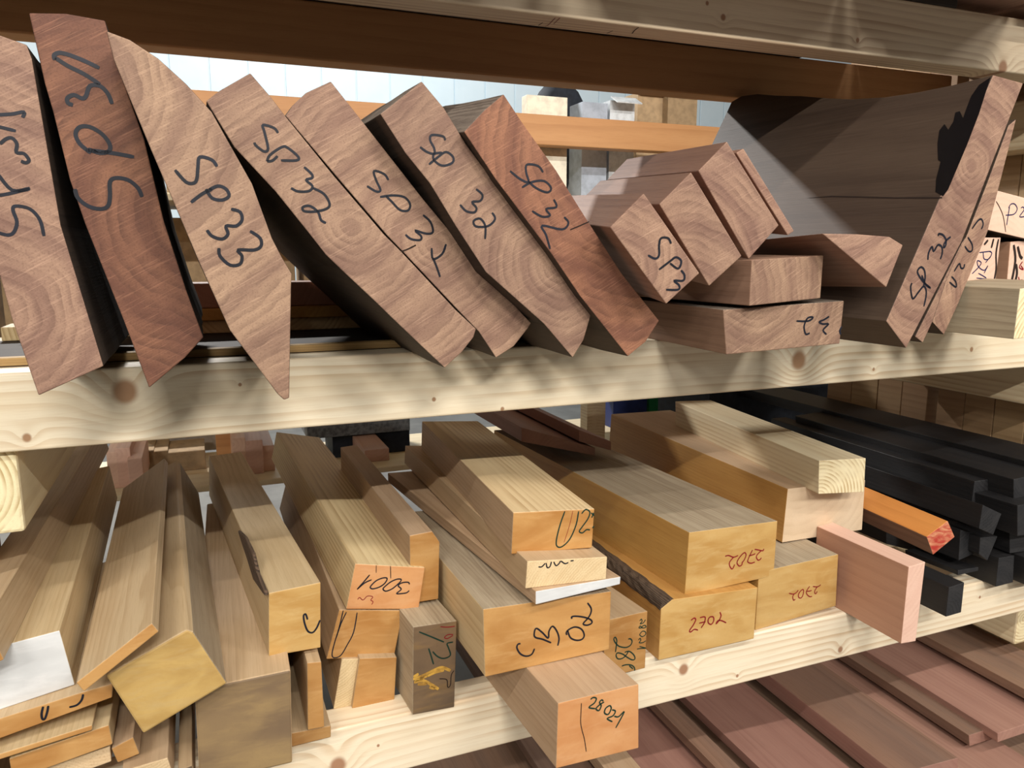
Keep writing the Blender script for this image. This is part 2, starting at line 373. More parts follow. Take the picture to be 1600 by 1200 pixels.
ink(T_, (640, 0), 4.444, [[(940, 183), (965, 170), (1012, 122)], [(1000, 165), (1045, 122)]], 'red', .0016, 'pencil_mark')
ink(T_, (640, 0), 4.444, [[(893, 175), (925, 155)]], 'crack', .0018, 'pencil_mark'); ink(T_, (640, 0), 4.444, [[(1368, 230), (1412, 212)]], 'crack', .0018, 'pencil_mark')
ink(T_, (640, 0), 4.444, [[(1545, 232), (1562, 210), (1592, 188)]], 'crack', .0018, 'pencil_mark')
for i, (x0, x1, y0, y1, z0, z1, mt) in enumerate(((-.34, .62, 1.62, 1.70, 1.2865, 1.312, 'stripe_side'), (-.30, .50, 1.61, 1.69, 1.3125, 1.336, 'ochre_side'), (-.25, .42, 1.625, 1.70, 1.3365, 1.385, 'red_plank'))):
    o = box('plank', (x0, y0, z0), (x1, y1, z1), mt, bev=.002); tag(o, ('lowest pale', 'middle ochre', 'topmost reddish')[i]+' plank of the crosswise stack at the back of the upper shelf', 'wood plank')
for i, (x0, x1, yf) in enumerate(((-.9, -.1, .93), (-.08, .55, .92), (.58, 1.15, .93), (1.17, 1.62, .92), (1.64, 2.5, 1.12))):   # stock on the top shelf, seen only from below
    o = box('broad_board', (x0, yf, 1.9505), (x1, 1.68, 2.0), 'sp_side_lit', bev=.002)
    tag(o, ('leftmost', 'second from left', 'middle', 'fourth from left', 'rightmost')[i]+' broad board overhanging the topmost beam', 'wood board', 'boards on the top shelf')
# ------------------------------------------------------------------ upper shelf: leaning rosy slabs
C1 = (0, 0, 3.2); 
G = 'rosy slabs leaning in a row on the upper shelf'
def slab(label, face, zi, **k):
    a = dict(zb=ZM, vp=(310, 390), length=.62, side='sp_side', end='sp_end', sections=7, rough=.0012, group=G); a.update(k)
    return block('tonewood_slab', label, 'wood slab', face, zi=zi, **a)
u1 = slab('rosy slab cut off by the left picture edge, marked SP31', [(-55, 35), (42, 70), (50, 92), (95, 352), (162, 572), (60, 618), (19, 500), (-40, 290)], 5, pith=(.05, 0, .12), length=.5)
u2 = slab('tallest rosy slab, flat top and slanting foot, reading SP31 upwards', [(45, 20), (103, 21), (164, 32), (172, 60), (200, 147), (225, 216), (256, 345), (291, 453), (318, 527), (289, 559), (233, 606), (194, 503), (133, 350), (109, 281), (83, 175), (70, 131)], 10, tone=-.14, end='sp_end_dark', pith=(-.09, 0, .05), length=.5)
u3 = slab('pointed rosy slab with rounded shoulder and knife-like tip, marked SP33', [(166, 48), (203, 62), (247, 91), (291, 131), (331, 175), (359, 225), (394, 287), (425, 372), (441, 403), (456, 428), (455, 446), (452, 622), (444, 625), (434, 616), (359, 516), (312, 412), (275, 325), (237, 237), (206, 162), (178, 94)], 12, pith=(.13, 0, -.12), Y=.93, zb=None, length=.52)
u4 = slab('long slanting slab marked SP32 right behind the pointed slab', [(322, 158), (344, 141), (391, 114), (422, 150), (445, 180), (522, 275), (600, 366), (628, 394), (712, 484), (744, 514), (740, 527), (722, 550), (695, 575), (662, 544), (619, 503), (584, 469), (537, 425), (509, 398), (484, 366), (431, 300), (366, 230)], 12, faces={0: 'wane', 1: 'wane'}, pith=(.005, 0, -.012), length=.6)
u5 = slab('palest slanting slab marked SP37 with a crack at its middle', [(446, 181), (456, 166), (478, 145), (517, 127), (562, 184), (662, 312), (712, 372), (759, 428), (830, 505), (825, 513), (803, 541), (775, 559), (748, 518), (716, 485), (632, 396), (604, 367), (526, 276)], 11, tone=.10, faces={0: 'wane', 1: 'wane', 2: 'wane'}, pith=(-.02, 0, .02))
u6 = slab('slanting slab marked SP32 with grey bark edge, sixth from the left', [(594, 178), (659, 127), (694, 169), (728, 225), (837, 372), (900, 455), (925, 487), (912, 531), (895, 559), (850, 506), (759, 425), (712, 353), (672, 287), (634, 240)], 8, tone=-.05, faces={0: 'wane'}, flare={0: (0, .025), 1: (0, .02), 13: (0, .015)}, pith=(-.1, 0, .06))
u7 = slab('warm brown slanting slab marked SP32, rightmost of the leaning row', [(725, 206), (757, 172), (787, 147), (816, 191), (869, 266), (919, 346), (972, 428), (1030, 501), (1009, 534), (981, 557), (906, 462), (862, 397), (800, 314), (775, 281)], 9, end='sp_end_dark', tone=.06, faces={0: 'wane', 1: 'wane'}, flare={0: (0, .05), 1: (0, .06), 2: (0, .065), 13: (0, .02), 3: (0, .02)}, pith=(-.12, 0, -.10))
S = 3.2
ink(u1, (0, 0), S, [[(-30, 575), (60, 570), (120, 560), (113, 588)], [(-30, 628), (80, 655)], [(0, 720), (30, 695), (60, 690), (85, 720), (82, 762), (120, 768), (145, 800), (130, 814), (105, 805)], [(-10, 870), (60, 950), (148, 945)], [(-10, 978), (60, 965), (150, 940)], [(220, 1180), (200, 1100), (150, 1045), (80, 1030), (65, 1050), (85, 1110), (70, 1160), (40, 1175), (-10, 1163)]], width=.0036)
ink(u2, (0, 0), S, [[(275, 300), (272, 275), (310, 265), (400, 295), (497, 340)], [(275, 288), (340, 330), (420, 370), (500, 422)], [(365, 525), (340, 515), (338, 490), (370, 475), (410, 492), (430, 480), (450, 430), (500, 430), (540, 470), (560, 520)], [(670, 785), (560, 765), (430, 750)], [(455, 765), (400, 720), (378, 670), (400, 635), (450, 635), (510, 670), (548, 720), (545, 755), (500, 765), (440, 745)], [(375, 945), (390, 990), (440, 1030), (500, 1045), (540, 1030), (550, 980), (550, 910), (580, 890), (640, 900), (690, 940), (710, 985)]], width=.0044)
ink(u3, (0, 0), S, [[(1085, 833), (1060, 800), (1000, 785), (990, 830), (985, 890), (970, 915), (930, 910), (875, 850)], [(955, 1012), (1010, 970), (1060, 945)], [(1030, 945), (1060, 990), (1110, 1000), (1145, 980), (1130, 945), (1090, 930), (1045, 950)], [(1155, 1045), (1200, 1060), (1210, 1100), (1180, 1130), (1130, 1130), (1140, 1170), (1110, 1195), (1060, 1180), (1035, 1150)], [(1250, 1155), (1300, 1190), (1305, 1230), (1270, 1250), (1190, 1250), (1210, 1280), (1200, 1320), (1150, 1325), (1100, 1280), (1095, 1240)]], width=.0036)
ink(u4, (400, 0), S, [[(110, 665), (90, 640), (35, 625), (42, 660), (60, 742), (40, 757), (0, 728), (-8, 712)], [(55, 807), (70, 775), (130, 735), (160, 740), (212, 785), (200, 802), (125, 802)], [(55, 807), (82, 803), (108, 780)], [(240, 835), (278, 870), (280, 890), (250, 900), (282, 930), (265, 955), (210, 957), (175, 940)], [(285, 940), (340, 970), (368, 1020), (350, 1045), (290, 1058), (240, 1055), (235, 1035), (270, 1030), (310, 1060), (325, 1100), (350, 1115)]])
ink(u5, (400, 0), S, [[(662, 900), (640, 870), (590, 855), (600, 900), (622, 950), (600, 957), (555, 930)], [(620, 985), (680, 977), (740, 985), (770, 1020), (760, 1052), (720, 1050), (680, 1010), (650, 980)], [(835, 1075), (872, 1110), (884, 1160), (850, 1168), (795, 1152), (825, 1180), (820, 1200), (775, 1195), (747, 1173)], [(950, 1220), (930, 1270), (885, 1295), (878, 1240)], [(885, 1290), (905, 1340), (920, 1385)]])
ink(u5, (400, 350), S, [[(725, 138), (760, 125), (800, 105)]], 'crack', .002, 'crack')
ink(u6, (400, 0), S, [[(945, 702), (935, 682), (880, 675), (870, 700), (890, 740), (890, 768), (855, 760), (820, 735)], [(865, 822), (910, 785), (950, 760), (985, 785), (980, 815), (930, 828), (890, 800), (890, 770), (930, 763)], [(1100, 945), (1132, 975), (1120, 1005), (1080, 1010), (1102, 1040), (1090, 1062), (1050, 1055), (1020, 1023)], [(1180, 1063), (1195, 1095), (1160, 1130), (1100, 1132), (1088, 1105), (1120, 1093), (1146, 1130), (1145, 1195)]])
ink(u7, (400, 0), S, [[(1435, 862), (1410, 830), (1355, 823), (1350, 860), (1362, 910), (1320, 895), (1270, 855)], [(1330, 937), (1380, 910), (1440, 905), (1475, 940), (1455, 962), (1400, 940), (1360, 905)], [(1488, 997), (1502, 1035), (1450, 1045), (1470, 1077), (1430, 1083), (1380, 1055)], [(1540, 1085), (1562, 1115), (1530, 1147), (1430, 1128), (1450, 1175), (1470, 1245)]])
ink(u7, (800, 80), S, [[(290, 893), (340, 872), (385, 852)]], 'crack', .0018, 'crack')
# --- stacked offcuts right of the row
VC = (612, 312); GC = 'square rosy blocks tipped on edge'
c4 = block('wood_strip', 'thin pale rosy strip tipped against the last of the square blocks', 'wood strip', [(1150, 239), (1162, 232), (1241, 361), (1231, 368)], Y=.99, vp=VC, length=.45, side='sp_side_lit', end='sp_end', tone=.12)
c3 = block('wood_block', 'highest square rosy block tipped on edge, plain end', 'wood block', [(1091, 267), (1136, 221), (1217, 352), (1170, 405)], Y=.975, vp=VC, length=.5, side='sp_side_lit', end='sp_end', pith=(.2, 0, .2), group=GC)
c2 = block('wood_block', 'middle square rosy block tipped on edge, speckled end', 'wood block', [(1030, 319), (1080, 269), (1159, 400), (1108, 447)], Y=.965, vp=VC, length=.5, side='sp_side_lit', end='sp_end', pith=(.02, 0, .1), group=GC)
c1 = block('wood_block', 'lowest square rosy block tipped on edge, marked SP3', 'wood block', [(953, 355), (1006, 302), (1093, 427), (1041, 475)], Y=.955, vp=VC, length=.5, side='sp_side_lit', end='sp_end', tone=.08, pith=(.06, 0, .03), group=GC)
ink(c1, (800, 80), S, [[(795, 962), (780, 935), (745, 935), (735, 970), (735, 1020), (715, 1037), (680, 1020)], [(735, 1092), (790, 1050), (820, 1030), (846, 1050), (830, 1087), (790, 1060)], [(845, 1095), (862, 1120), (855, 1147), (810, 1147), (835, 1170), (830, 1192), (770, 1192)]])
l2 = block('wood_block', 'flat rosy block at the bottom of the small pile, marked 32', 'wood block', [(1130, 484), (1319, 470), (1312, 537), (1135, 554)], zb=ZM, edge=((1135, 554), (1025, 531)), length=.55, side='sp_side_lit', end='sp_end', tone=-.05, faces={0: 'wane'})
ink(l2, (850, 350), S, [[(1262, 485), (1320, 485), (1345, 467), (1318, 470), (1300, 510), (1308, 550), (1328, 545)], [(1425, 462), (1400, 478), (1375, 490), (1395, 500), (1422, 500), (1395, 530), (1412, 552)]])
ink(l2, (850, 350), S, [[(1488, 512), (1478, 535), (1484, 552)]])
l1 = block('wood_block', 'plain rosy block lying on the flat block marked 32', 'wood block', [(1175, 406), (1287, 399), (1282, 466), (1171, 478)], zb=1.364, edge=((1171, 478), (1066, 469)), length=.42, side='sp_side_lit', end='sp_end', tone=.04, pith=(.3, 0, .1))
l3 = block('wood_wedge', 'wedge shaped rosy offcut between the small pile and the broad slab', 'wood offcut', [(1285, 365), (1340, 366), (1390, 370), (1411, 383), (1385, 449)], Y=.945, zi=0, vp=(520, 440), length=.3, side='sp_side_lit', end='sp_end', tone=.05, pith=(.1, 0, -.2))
# --- broad slab on edge at the right, with two thinner ones behind it
def broad():
    n = axis_from(yaw=-3.3)
    A = atZ(1416, 544, ZM)
    fr = []
    for q in [(1552, 117), (1599, 130), (1503, 377), (1416, 544), (1385, 502)]:
        d = ray(*q); fr.append(CAMP + d*(((A-CAMP)@n)/(d@n)))
    L = .70
    xl = np.cross(n, np.array([0, 0, 1.0]))
    dropp = [(0, 0), (.1, -.004), (.2, -.004), (.3, .0), (.42, .012), (.52, .028), (.64, .050), (.76, .068), (.86, .086), (.94, .092), (1, .082)]
    verts = []; k = 5
    for u, dz in dropp:
        for i, p in enumerate(fr):
            q = p + n*L*u
            lean = (fr[0]-fr[4])/np.linalg.norm(fr[0]-fr[4])
            if i in (0, 1): q = q + lean*dz
            if u == 1 and i in (0, 1): q = q - n*.012
            verts.append(q)
    ns = len(dropp); fcs = [[0, 1, 2, 3, 4]]; mi = [1]
    for s in range(ns-1):
        for i in range(k):
            j = (i+1) % k; fcs.append([s*k+i, s*k+j, (s+1)*k+j, (s+1)*k+i]); mi.append(2 if i == 0 else 0)
    fcs.append([(ns-1)*k+i for i in range(k)]); mi.append(1)
    org = A; zl = np.array([0, 0, 1.0])
    vv = [((v-org)@xl, (v-org)@n, (v-org)@zl) for v in verts]
    me = bpy.data.meshes.new('broad_slab'); me.from_pydata(vv, [], fcs)
    for key in ('slab_face', 'sp_end', 'sp_side'): me.materials.append(M[key])
    me.polygons.foreach_set('material_index', mi)
    bm = bmesh.new(); bm.from_mesh(me); bmesh.ops.recalc_face_normals(bm, faces=bm.faces); bm.to_mesh(me); bm.free()
    o = newobj('broad_slab', me)
    o.matrix_world = Matrix(((xl[0], n[0], zl[0], org[0]), (xl[1], n[1], zl[1], org[1]), (xl[2], n[2], zl[2], org[2]), (0, 0, 0, 1)))
    bpy.context.view_layer.update(); bevel(o, .0015)
    o['tone'] = 0.0; o['pith'] = [-.12, 0, -.30]
    tag(o, 'broad dark-faced slab standing on edge, rosy sawn end marked SP32', 'wood slab')
    PLANE[o.name] = (A, n, fr, xl, zl, L)
    # plane of the broad left face for the crack and the oily stain
    a, b_ = fr[0], fr[4]; fnrm = np.cross(b_-a, n); fnrm /= np.linalg.norm(fnrm)
    if fnrm[0] > 0: fnrm = -fnrm
    def onface(x, y): d = ray(x, y); return CAMP + d*(((a-CAMP)@fnrm)/(d@fnrm)) + fnrm*.0006
    def patch(nm, poly, key):
        me = bpy.data.meshes.new(nm); me.from_pydata([tuple(onface(*q)) for q in poly], [], [list(range(len(poly)))]); me.materials.append(INK[key]); newobj(nm, me, o)
    patch('crack', [(1257, 310), (1300, 306), (1345, 307), (1400, 308.5), (1472, 308), (1473, 310.5), (1400, 310.5), (1345, 309), (1300, 308)], 'crack')
    patch('stain', [(1548, 121), (1530, 133), (1518, 150), (1511, 168), (1505, 185), (1500, 174), (1493, 176), (1490, 190), (1482, 203), (1476, 194), (1468, 204), (1465, 225), (1466, 250), (1470, 253), (1463, 280), (1462, 300), (1474, 307), (1482, 296), (1512, 225), (1530, 178)], 'stain')
    return o
M['slab_face'] = wood('dark_brown_slab_face', (86, 71, 58), (53, 41, 33), (69, 55, 45), ring=.03, ringamt=.3, fiber=.35, blot=.9, rough=.55, spec=.35, saw=.12)
s1 = broad()
ink(s1, (1400, 330), 7.5, [[(185, 840), (170, 900), (195, 1025), (260, 950), (320, 880), (350, 920), (350, 1000), (325, 1115)], [(405, 902), (330, 840), (270, 760), (250, 700), (290, 655), (330, 690), (340, 780), (320, 880)], [(300, 750), (340, 850), (395, 895)], [(372, 570), (380, 490), (420, 415), (440, 470), (490, 395), (535, 420), (540, 490), (518, 562)], [(495, 290), (500, 265), (550, 280), (585, 340), (580, 400), (560, 425), (560, 390), (590, 340), (640, 300)]], width=.0036)
s2 = block('thin_slab', 'thin rosy board squeezed right behind the broad slab', 'wood slab', [(1503, 380), (1512, 367), (1478, 440), (1457, 503), (1442, 535.5), (1430, 526)], zb=ZM, zi=4, yaw=-3.3, length=.55, side='sp_side', end='sp_end', tone=.05)
s3 = block('thin_slab', 'paler tall thin board outermost behind the broad slab, scribbled', 'wood slab', [(1576, 196), (1588, 186), (1543, 363), (1495, 480), (1475, 523), (1457, 503), (1478, 440), (1512, 365), (1545, 280)], zb=ZM, zi=4, yaw=-3.3, length=.55, side='sp_side', end='sp_end', tone=.16)
ink(s3, (1400, 330), 7.5, [[(625, 830), (700, 890), (700, 830), (650, 765)], [(680, 705), (740, 615), (760, 665), (790, 665), (803, 620)], [(840, 305), (890, 390), (890, 460), (850, 470), (805, 410)], [(890, 205), (960, 110), (1000, 95), (1020, 150), (1000, 210)]], width=.0036)
r1 = block('softwood_block', 'grey-sided pale softwood block at the right end of the upper shelf', 'wood block', [(1594, 451), (1680, 440), (1672, 520), (1584, 530)], zb=ZM, vp=(310, 390), length=.3, side='grey_top', end='spruce_end', tone=.02)
r3 = block('wood_offcut', 'bark-streaked offcut with blue letters under the block marked P2', 'wood offcut', [(1530, 371), (1564, 371), (1555, 446), (1505, 446)], Y=1.14, zi=3, vp=(310, 390), length=.3, side='sp_side', end='pink_end')
r5 = block('wood_offcut', 'black-streaked offcut with red scrawl at the right picture edge', 'wood offcut', [(1579, 378), (1640, 372), (1634, 440), (1573, 447)], Y=1.14, zi=3, vp=(310, 390), length=.3, side='pink', end='pink_end')
zr = PLANE[r3.name][2][0][2]
r2 = block('wood_block', 'pale block marked P2 at the right picture edge behind the slabs', 'wood block', [(1556, 297), (1650, 322), (1640, 382), (1538, 358)], Y=1.13, zi=3, vp=(330, 390), length=.35, side='sp_side', end='pink_end', tone=.03)
ink(r2, (1500, 280), 6.67, [[(485, 480), (500, 380), (515, 290)], [(475, 375), (560, 365), (595, 310), (570, 260), (530, 260), (505, 300)], [(635, 300), (655, 290), (667, 320), (620, 390), (680, 388)]], 'blue', .0024)
ink(r2, (1500, 280), 6.67, [[(375, 230), (410, 290), (450, 390), (475, 550)]], 'crack', .002, 'crack')
ink(r3, (1500, 280), 6.67, [[(200, 765), (320, 750)], [(240, 760), (250, 830), (300, 830), (330, 770), (300, 750)], [(265, 870), (320, 800)], [(125, 985), (190, 920), (220, 870), (180, 850), (190, 910), (250, 950), (290, 900)], [(250, 980), (290, 900)], [(170, 1030), (275, 1035), (190, 980)], [(150, 1085), (200, 1055), (270, 1090)]], 'blue', .0024)
ink(r3, (1200, 350), 4, [[(1440, 95), (1425, 180), (1425, 280), (1408, 375)], [(1410, 92), (1395, 150)], [(1375, 100), (1350, 130)]], 'crack', .005, 'bark_streak')
ink(r5, (1200, 350), 4, [[(1535, 130), (1545, 230), (1520, 370)], [(1560, 140), (1575, 200), (1590, 215)], [(1550, 250), (1555, 310), (1540, 375)]], 'crack', .007, 'bark_streak')
ink(r5, (1200, 350), 4, [[(1590, 235), (1570, 270), (1595, 285), (1580, 260)], [(1545, 355), (1590, 350)], [(1565, 330), (1575, 375)]], 'red', .003)
# ------------------------------------------------------------------ lower shelf
def lb(name, label, face, **k):
    a = dict(zb=ZL, vp=(310, 390), length=.6); a.update(k); return block(name, label, k.get('cat', 'wood block'), face, **{x: y for x, y in a.items() if x != 'cat'})
# 2702 group
b22 = lb('wood_block', 'lower sealed block marked 2702 upright, bark along its left edge', [(1033, 951), (1050, 937), (1184, 918), (1178, 998), (1029, 1032)], zi=4, side='ochre_side', end='wax_yellow', tone=.03, faces={0: 'bark'}, length=.8)
b21 = lb('wood_block', 'upper sealed block marked 2702 upside down, on the barky block', [(1077, 832), (1215, 814), (1209, 900), (1070, 931)], zb=.768, edge=((1077, 832), (772, 672)), back=(0, (772, 672)), side='ochre_side', end='wax_yellow', faces={0: 'grey_top'})
b23 = lb('wood_block', 'sealed block marked 2702 beside the pink board, grey top', [(1186, 894), (1310, 866), (1306, 947), (1180, 985)], length=.7, side='ochre_side', end='wax_yellow', tone=-.04, faces={0: 'grey_top'})
b24 = lb('wood_block', 'cream-ended square block resting on the right 2702 block', [(1231, 764), (1352, 750), (1347, 828), (1222, 848)], zb=.790, edge=((1231, 764), (955, 647)), back=(0, (955, 647)), side='ochre_side', end='end_pale2', faces={0: 'tan_side'})
b25 = lb('softwood_beam', 'planed softwood beam with bold growth rings on top of the cream block', [(1280, 720), (1353, 716), (1350, 769), (1279, 772)], zb=.914, edge=((1280, 720), (1055, 627)), back=(0, (1055, 627)), side='spruce', end='spruce_end', pith=(.055, 0, .045), tone=-.06)
ink(b22, (960, 920), 5.454, [[(652, 268), (680, 248), (692, 265), (670, 310), (640, 355), (650, 367), (680, 345), (712, 352)], [(728, 245), (772, 240), (765, 290), (738, 332)], [(722, 292), (776, 280)], [(810, 240), (840, 238), (846, 270), (825, 302), (800, 290), (799, 260), (812, 240)], [(898, 198), (908, 230), (890, 270), (866, 298), (880, 272), (910, 270), (952, 289)]], 'red', .0028)
ink(b21, (1110, 830), 13.33, [[(305, 520), (380, 505), (480, 540), (575, 505)], [(480, 540), (400, 640), (400, 720), (445, 785), (480, 750), (500, 690)], [(650, 660), (700, 600), (740, 500), (715, 445), (650, 490), (570, 600), (555, 670), (600, 725), (650, 700), (660, 660)], [(875, 390), (830, 480), (775, 610), (790, 650), (850, 665), (925, 640)], [(800, 510), (880, 490), (935, 465)], [(920, 375), (1000, 390), (1090, 405), (1110, 365)], [(1060, 400), (980, 480), (955, 540), (990, 600), (1030, 590), (1060, 550)]], 'red', .0026)
ink(b23, (1210, 890), 16, [[(365, 590), (470, 610), (550, 570), (595, 510)], [(490, 610), (455, 680), (480, 765), (520, 735)], [(730, 520), (700, 495), (640, 550), (600, 620), (605, 690), (650, 710), (690, 680), (720, 600), (730, 520)], [(880, 415), (820, 500), (795, 570), (830, 640), (890, 675), (940, 665)], [(800, 540), (880, 535), (930, 515)], [(960, 420), (1060, 430), (1120, 405), (1155, 375)], [(1070, 430), (1010, 520), (1010, 590), (1040, 595), (1070, 540)]], 'red', .0024)
# tall middle pile
b16 = lb('wood_block', 'square block jutting out over the lower beam, marked 28021', [(872, 1099), (998, 1069), (998, 1169), (869, 1201)], edge=((872, 1099), (826, 1047)), length=.62, side='tan_side', end='wax_pink')
z16 = PLANE[b16.name][2][0][2]
b15 = lb('wood_block', 'big sealed block marked CB02 lying across the jutting block', [(755, 952), (955, 924), (952, 1015), (758, 1058)], zb=z16+.001, edge=((755, 952), (688, 873)), length=.5, side='stripe_side', end='wax_orange', tone=-.02, faces={0: 'grey_top'})
b17 = lb('wood_block', 'short block with 28021 written sideways, between CB02 and 2702', [(945, 970), (1012, 955), (1008, 1044), (943, 1060)], zi=2, edge=((1012, 955), (956, 917)), length=.5, side='tan_side', end='wax_orange', tone=-.1)
z15 = PLANE[b15.name][2][0][2]
b18 = lb('thin_board', 'thin board with a white sealed end on the CB02 block', [(837, 924), (970, 901), (969, 913), (837, 945)], zb=z15+.001, edge=((837, 924), (607, 740)), length=.75, side='tan_side', end='silver', cat='wood board')
z18 = PLANE[b18.name][2][0][2]
b19 = lb('thick_board', 'pale board with half cut off numbers, above the white-ended board', [(824, 877), (949, 870), (947, 905), (821, 920)], zb=z18+.001, edge=((824, 877), (634, 697)), length=.8, side='tan_side', end='end_pale', cat='wood board')
z19 = PLANE[b19.name][2][0][2]
b20 = lb('wood_block', 'topmost block of the middle pile, striped top and green U22 on its end', [(802, 801), (929, 795), (925, 856), (799, 866)], zb=z19-.004, edge=((802, 801), (720, 719)), length=.72, side='tan_side', end='wax_orange', faces={0: 'stripe_side'}, tone=.02)
ink(b16, (650, 850), 3.43, [[(935, 832), (950, 822), (966, 828), (955, 852), (926, 875), (960, 882)], [(1003, 842), (995, 835), (983, 848), (992, 866), (980, 892), (964, 882), (985, 860), (1008, 846)], [(1038, 864), (1046, 880), (1030, 912), (1010, 905), (1016, 880), (1038, 864)], [(1050, 888), (1068, 895), (1055, 920), (1024, 935), (1052, 952)], [(1062, 922), (1085, 925), (1116, 898), (1070, 985)]], 'green', .0026)
ink(b16, (650, 850), 3.43, [[(886, 852), (884, 900), (882, 955), (890, 1000), (902, 1045), (912, 1112)]], 'crack', .0014, 'crack')
ink(b15, (780, 930), 8.889, [[(295, 672), (260, 680), (245, 730), (290, 810), (370, 845), (450, 820), (490, 740)], [(720, 660), (600, 610), (495, 580), (490, 500), (520, 460), (600, 520), (680, 595), (690, 500), (740, 430), (800, 500), (830, 600), (812, 700)], [(940, 550), (930, 520), (960, 480), (1050, 440), (1140, 470), (1180, 550), (1150, 610), (1070, 625), (990, 590), (955, 510), (960, 490)], [(1225, 105), (1275, 180), (1270, 250), (1230, 320), (1165, 395), (1220, 415), (1285, 385), (1270, 340), (1180, 305), (1060, 290), (1005, 300), (1012, 325)]], width=.003)
ink(b17, (940, 940), 10, [[(415, 585), (450, 580), (475, 620), (450, 680), (380, 715), (280, 700), (220, 650), (190, 590), (210, 555), (235, 600), (230, 680), (215, 790)], [(360, 790), (430, 775), (500, 830), (520, 890), (480, 910), (400, 870), (330, 820), (250, 800), (225, 840), (250, 890), (310, 890), (370, 850), (420, 775)], [(315, 1005), (380, 985), (460, 990), (510, 1030), (515, 1080)], [(430, 1000), (490, 1050)]], 'green', .0026)
ink(b17, (940, 940), 10, [[(595, 300), (620, 272), (630, 310), (600, 345), (650, 330), (685, 280)], [(580, 410), (600, 380), (640, 410), (690, 400), (680, 370), (640, 380), (620, 410), (580, 410)], [(600, 500), (640, 460), (685, 475), (680, 520), (630, 545), (595, 520), (600, 500)], [(575, 600), (600, 570), (610, 605), (585, 640), (640, 640), (688, 610)], [(550, 740), (620, 730), (690, 725), (590, 700)]], 'green', .002)
ink(b19, (600, 630), 4, [[(965, 1022), (985, 1022), (1007, 1000)], [(1013, 998), (1020, 1027), (1037, 1020), (1046, 990)], [(1060, 990), (1075, 1015), (1095, 1000), (1102, 985)], [(1105, 985), (1130, 1002), (1152, 995)], [(1165, 985), (1185, 983)]], width=.0022)
ink(b20, (600, 630), 4, [[(1130, 675), (1100, 760), (1078, 850), (1080, 892), (1110, 897), (1160, 850), (1200, 760), (1216, 675)], [(1235, 690), (1260, 664), (1286, 680), (1275, 720), (1240, 770), (1220, 800), (1240, 810), (1265, 790), (1287, 792)], [(1294, 685), (1314, 702)], [(1311, 684), (1298, 715)], [(1312, 768), (1302, 780)]], 'green', .0024)
ink(b20, (600, 630), 4, [[(1180, 672), (1160, 760), (1125, 870)]], 'red', .0008)
# 3001 pile
b13 = lb('wood_block', 'orange sealed block at the bottom of the 3001 pile', [(562, 1029), (620, 1027), (616, 1100), (550, 1107)], vp=(312, 390), length=.85, side='tan_side', end='wax_orange', tone=-.04)
b12 = lb('wood_block', 'rough pale narrow block left of the orange one under the 3001 pile', [(534, 1030), (561, 1029), (549, 1105), (521, 1108)], length=.85, side='tan_side', end='end_pale', tone=-.08)
z13 = PLANE[b12.name][2][0][2]
b8 = lb('wood_block', 'block with a long black loop on its end, under block 3001', [(530, 953), (630, 954), (616, 1025), (510, 1030)], zb=z13+.002, length=.85, side='tan_side', end='wax_orange', tone=-.03)
z8 = PLANE[b8.name][2][0][2]
b7 = lb('wood_block', 'long striped block marked 3001 upside down with an orange end', [(555, 881), (664, 887), (654, 952), (541, 952)], zb=z8+.001, edge=((555, 881), (432, 675)), back=(0, (432, 675)), side='stripe_side', end='wax_pink', tone=-.03)
b14 = lb('wood_block', 'dark stained upright block with yellow wax smear beside block 3001', [(646, 980), (714, 970), (710, 1105), (645, 1117)], edge=((646, 980), (630, 959)), length=.45, side='grey_top', end='end_dark')
z14 = PLANE[b14.name][2][0][2]
b9 = lb('wood_block', 'orange ended block behind 3001 standing on the dark stained block', [(640, 837), (675, 830), (687, 847), (685, 936), (642, 943)], zb=z14+.002, edge=((675, 830), (557, 695)), back=(1, (557, 695)), side='tan_side', end='wax_orange', tone=-.12)
ink(b7, (540, 870), 11.43, [[(205, 580), (320, 450), (430, 320)], [(205, 580), (340, 465), (465, 408)], [(740, 410), (730, 375), (650, 380), (540, 430), (450, 520), (445, 555), (490, 570), (600, 540), (690, 480), (740, 410)], [(990, 430), (985, 398), (910, 400), (800, 450), (690, 540), (670, 580), (720, 612), (830, 570), (930, 490), (990, 430)], [(1140, 490), (1120, 455), (1040, 455), (970, 480), (940, 520), (985, 560), (985, 590), (910, 655), (1000, 655), (1090, 640), (1135, 600)]], width=.0024)
ink(b7, (540, 870), 11.43, [[(215, 760), (250, 725), (310, 770), (380, 705), (450, 700), (485, 720), (450, 770), (490, 800), (465, 850)]], 'red', .0014)
ink(b7, (540, 870), 11.43, [[(548, 150), (546, 285)]], 'crack', .0012, 'crack')
ink(b7, (540, 870), 11.43, [[(800, 160), (806, 385)]], 'crack', .0014, 'crack')
ink(b8, (350, 900), 4, [[(745, 215), (720, 320), (690, 420), (675, 490), (690, 510), (730, 495), (770, 430), (810, 350), (832, 228)], [(765, 225), (730, 300), (700, 390)]], width=.002)
ink(b14, (620, 950), 7.06, [[(245, 262), (400, 325), (520, 375)], [(350, 445), (375, 520), (405, 620)], [(395, 480), (450, 535), (520, 555), (590, 520), (570, 440), (555, 390), (620, 375)]], 'green', .0026)
ink(b14, (620, 950), 7.06, [[(480, 205), (560, 210), (640, 200)], [(620, 290), (560, 295), (525, 325), (560, 335), (620, 300)]], 'red', .0018)
ink(b14, (620, 950), 7.06, [[(470, 780), (550, 790), (560, 870), (590, 850), (600, 740), (630, 690)]], 'crack', .0018, 'wax_drip')
INK['wax'] = plain('yellow_wax_smear', (206, 160, 70), .35, (150, 110, 50), 60)
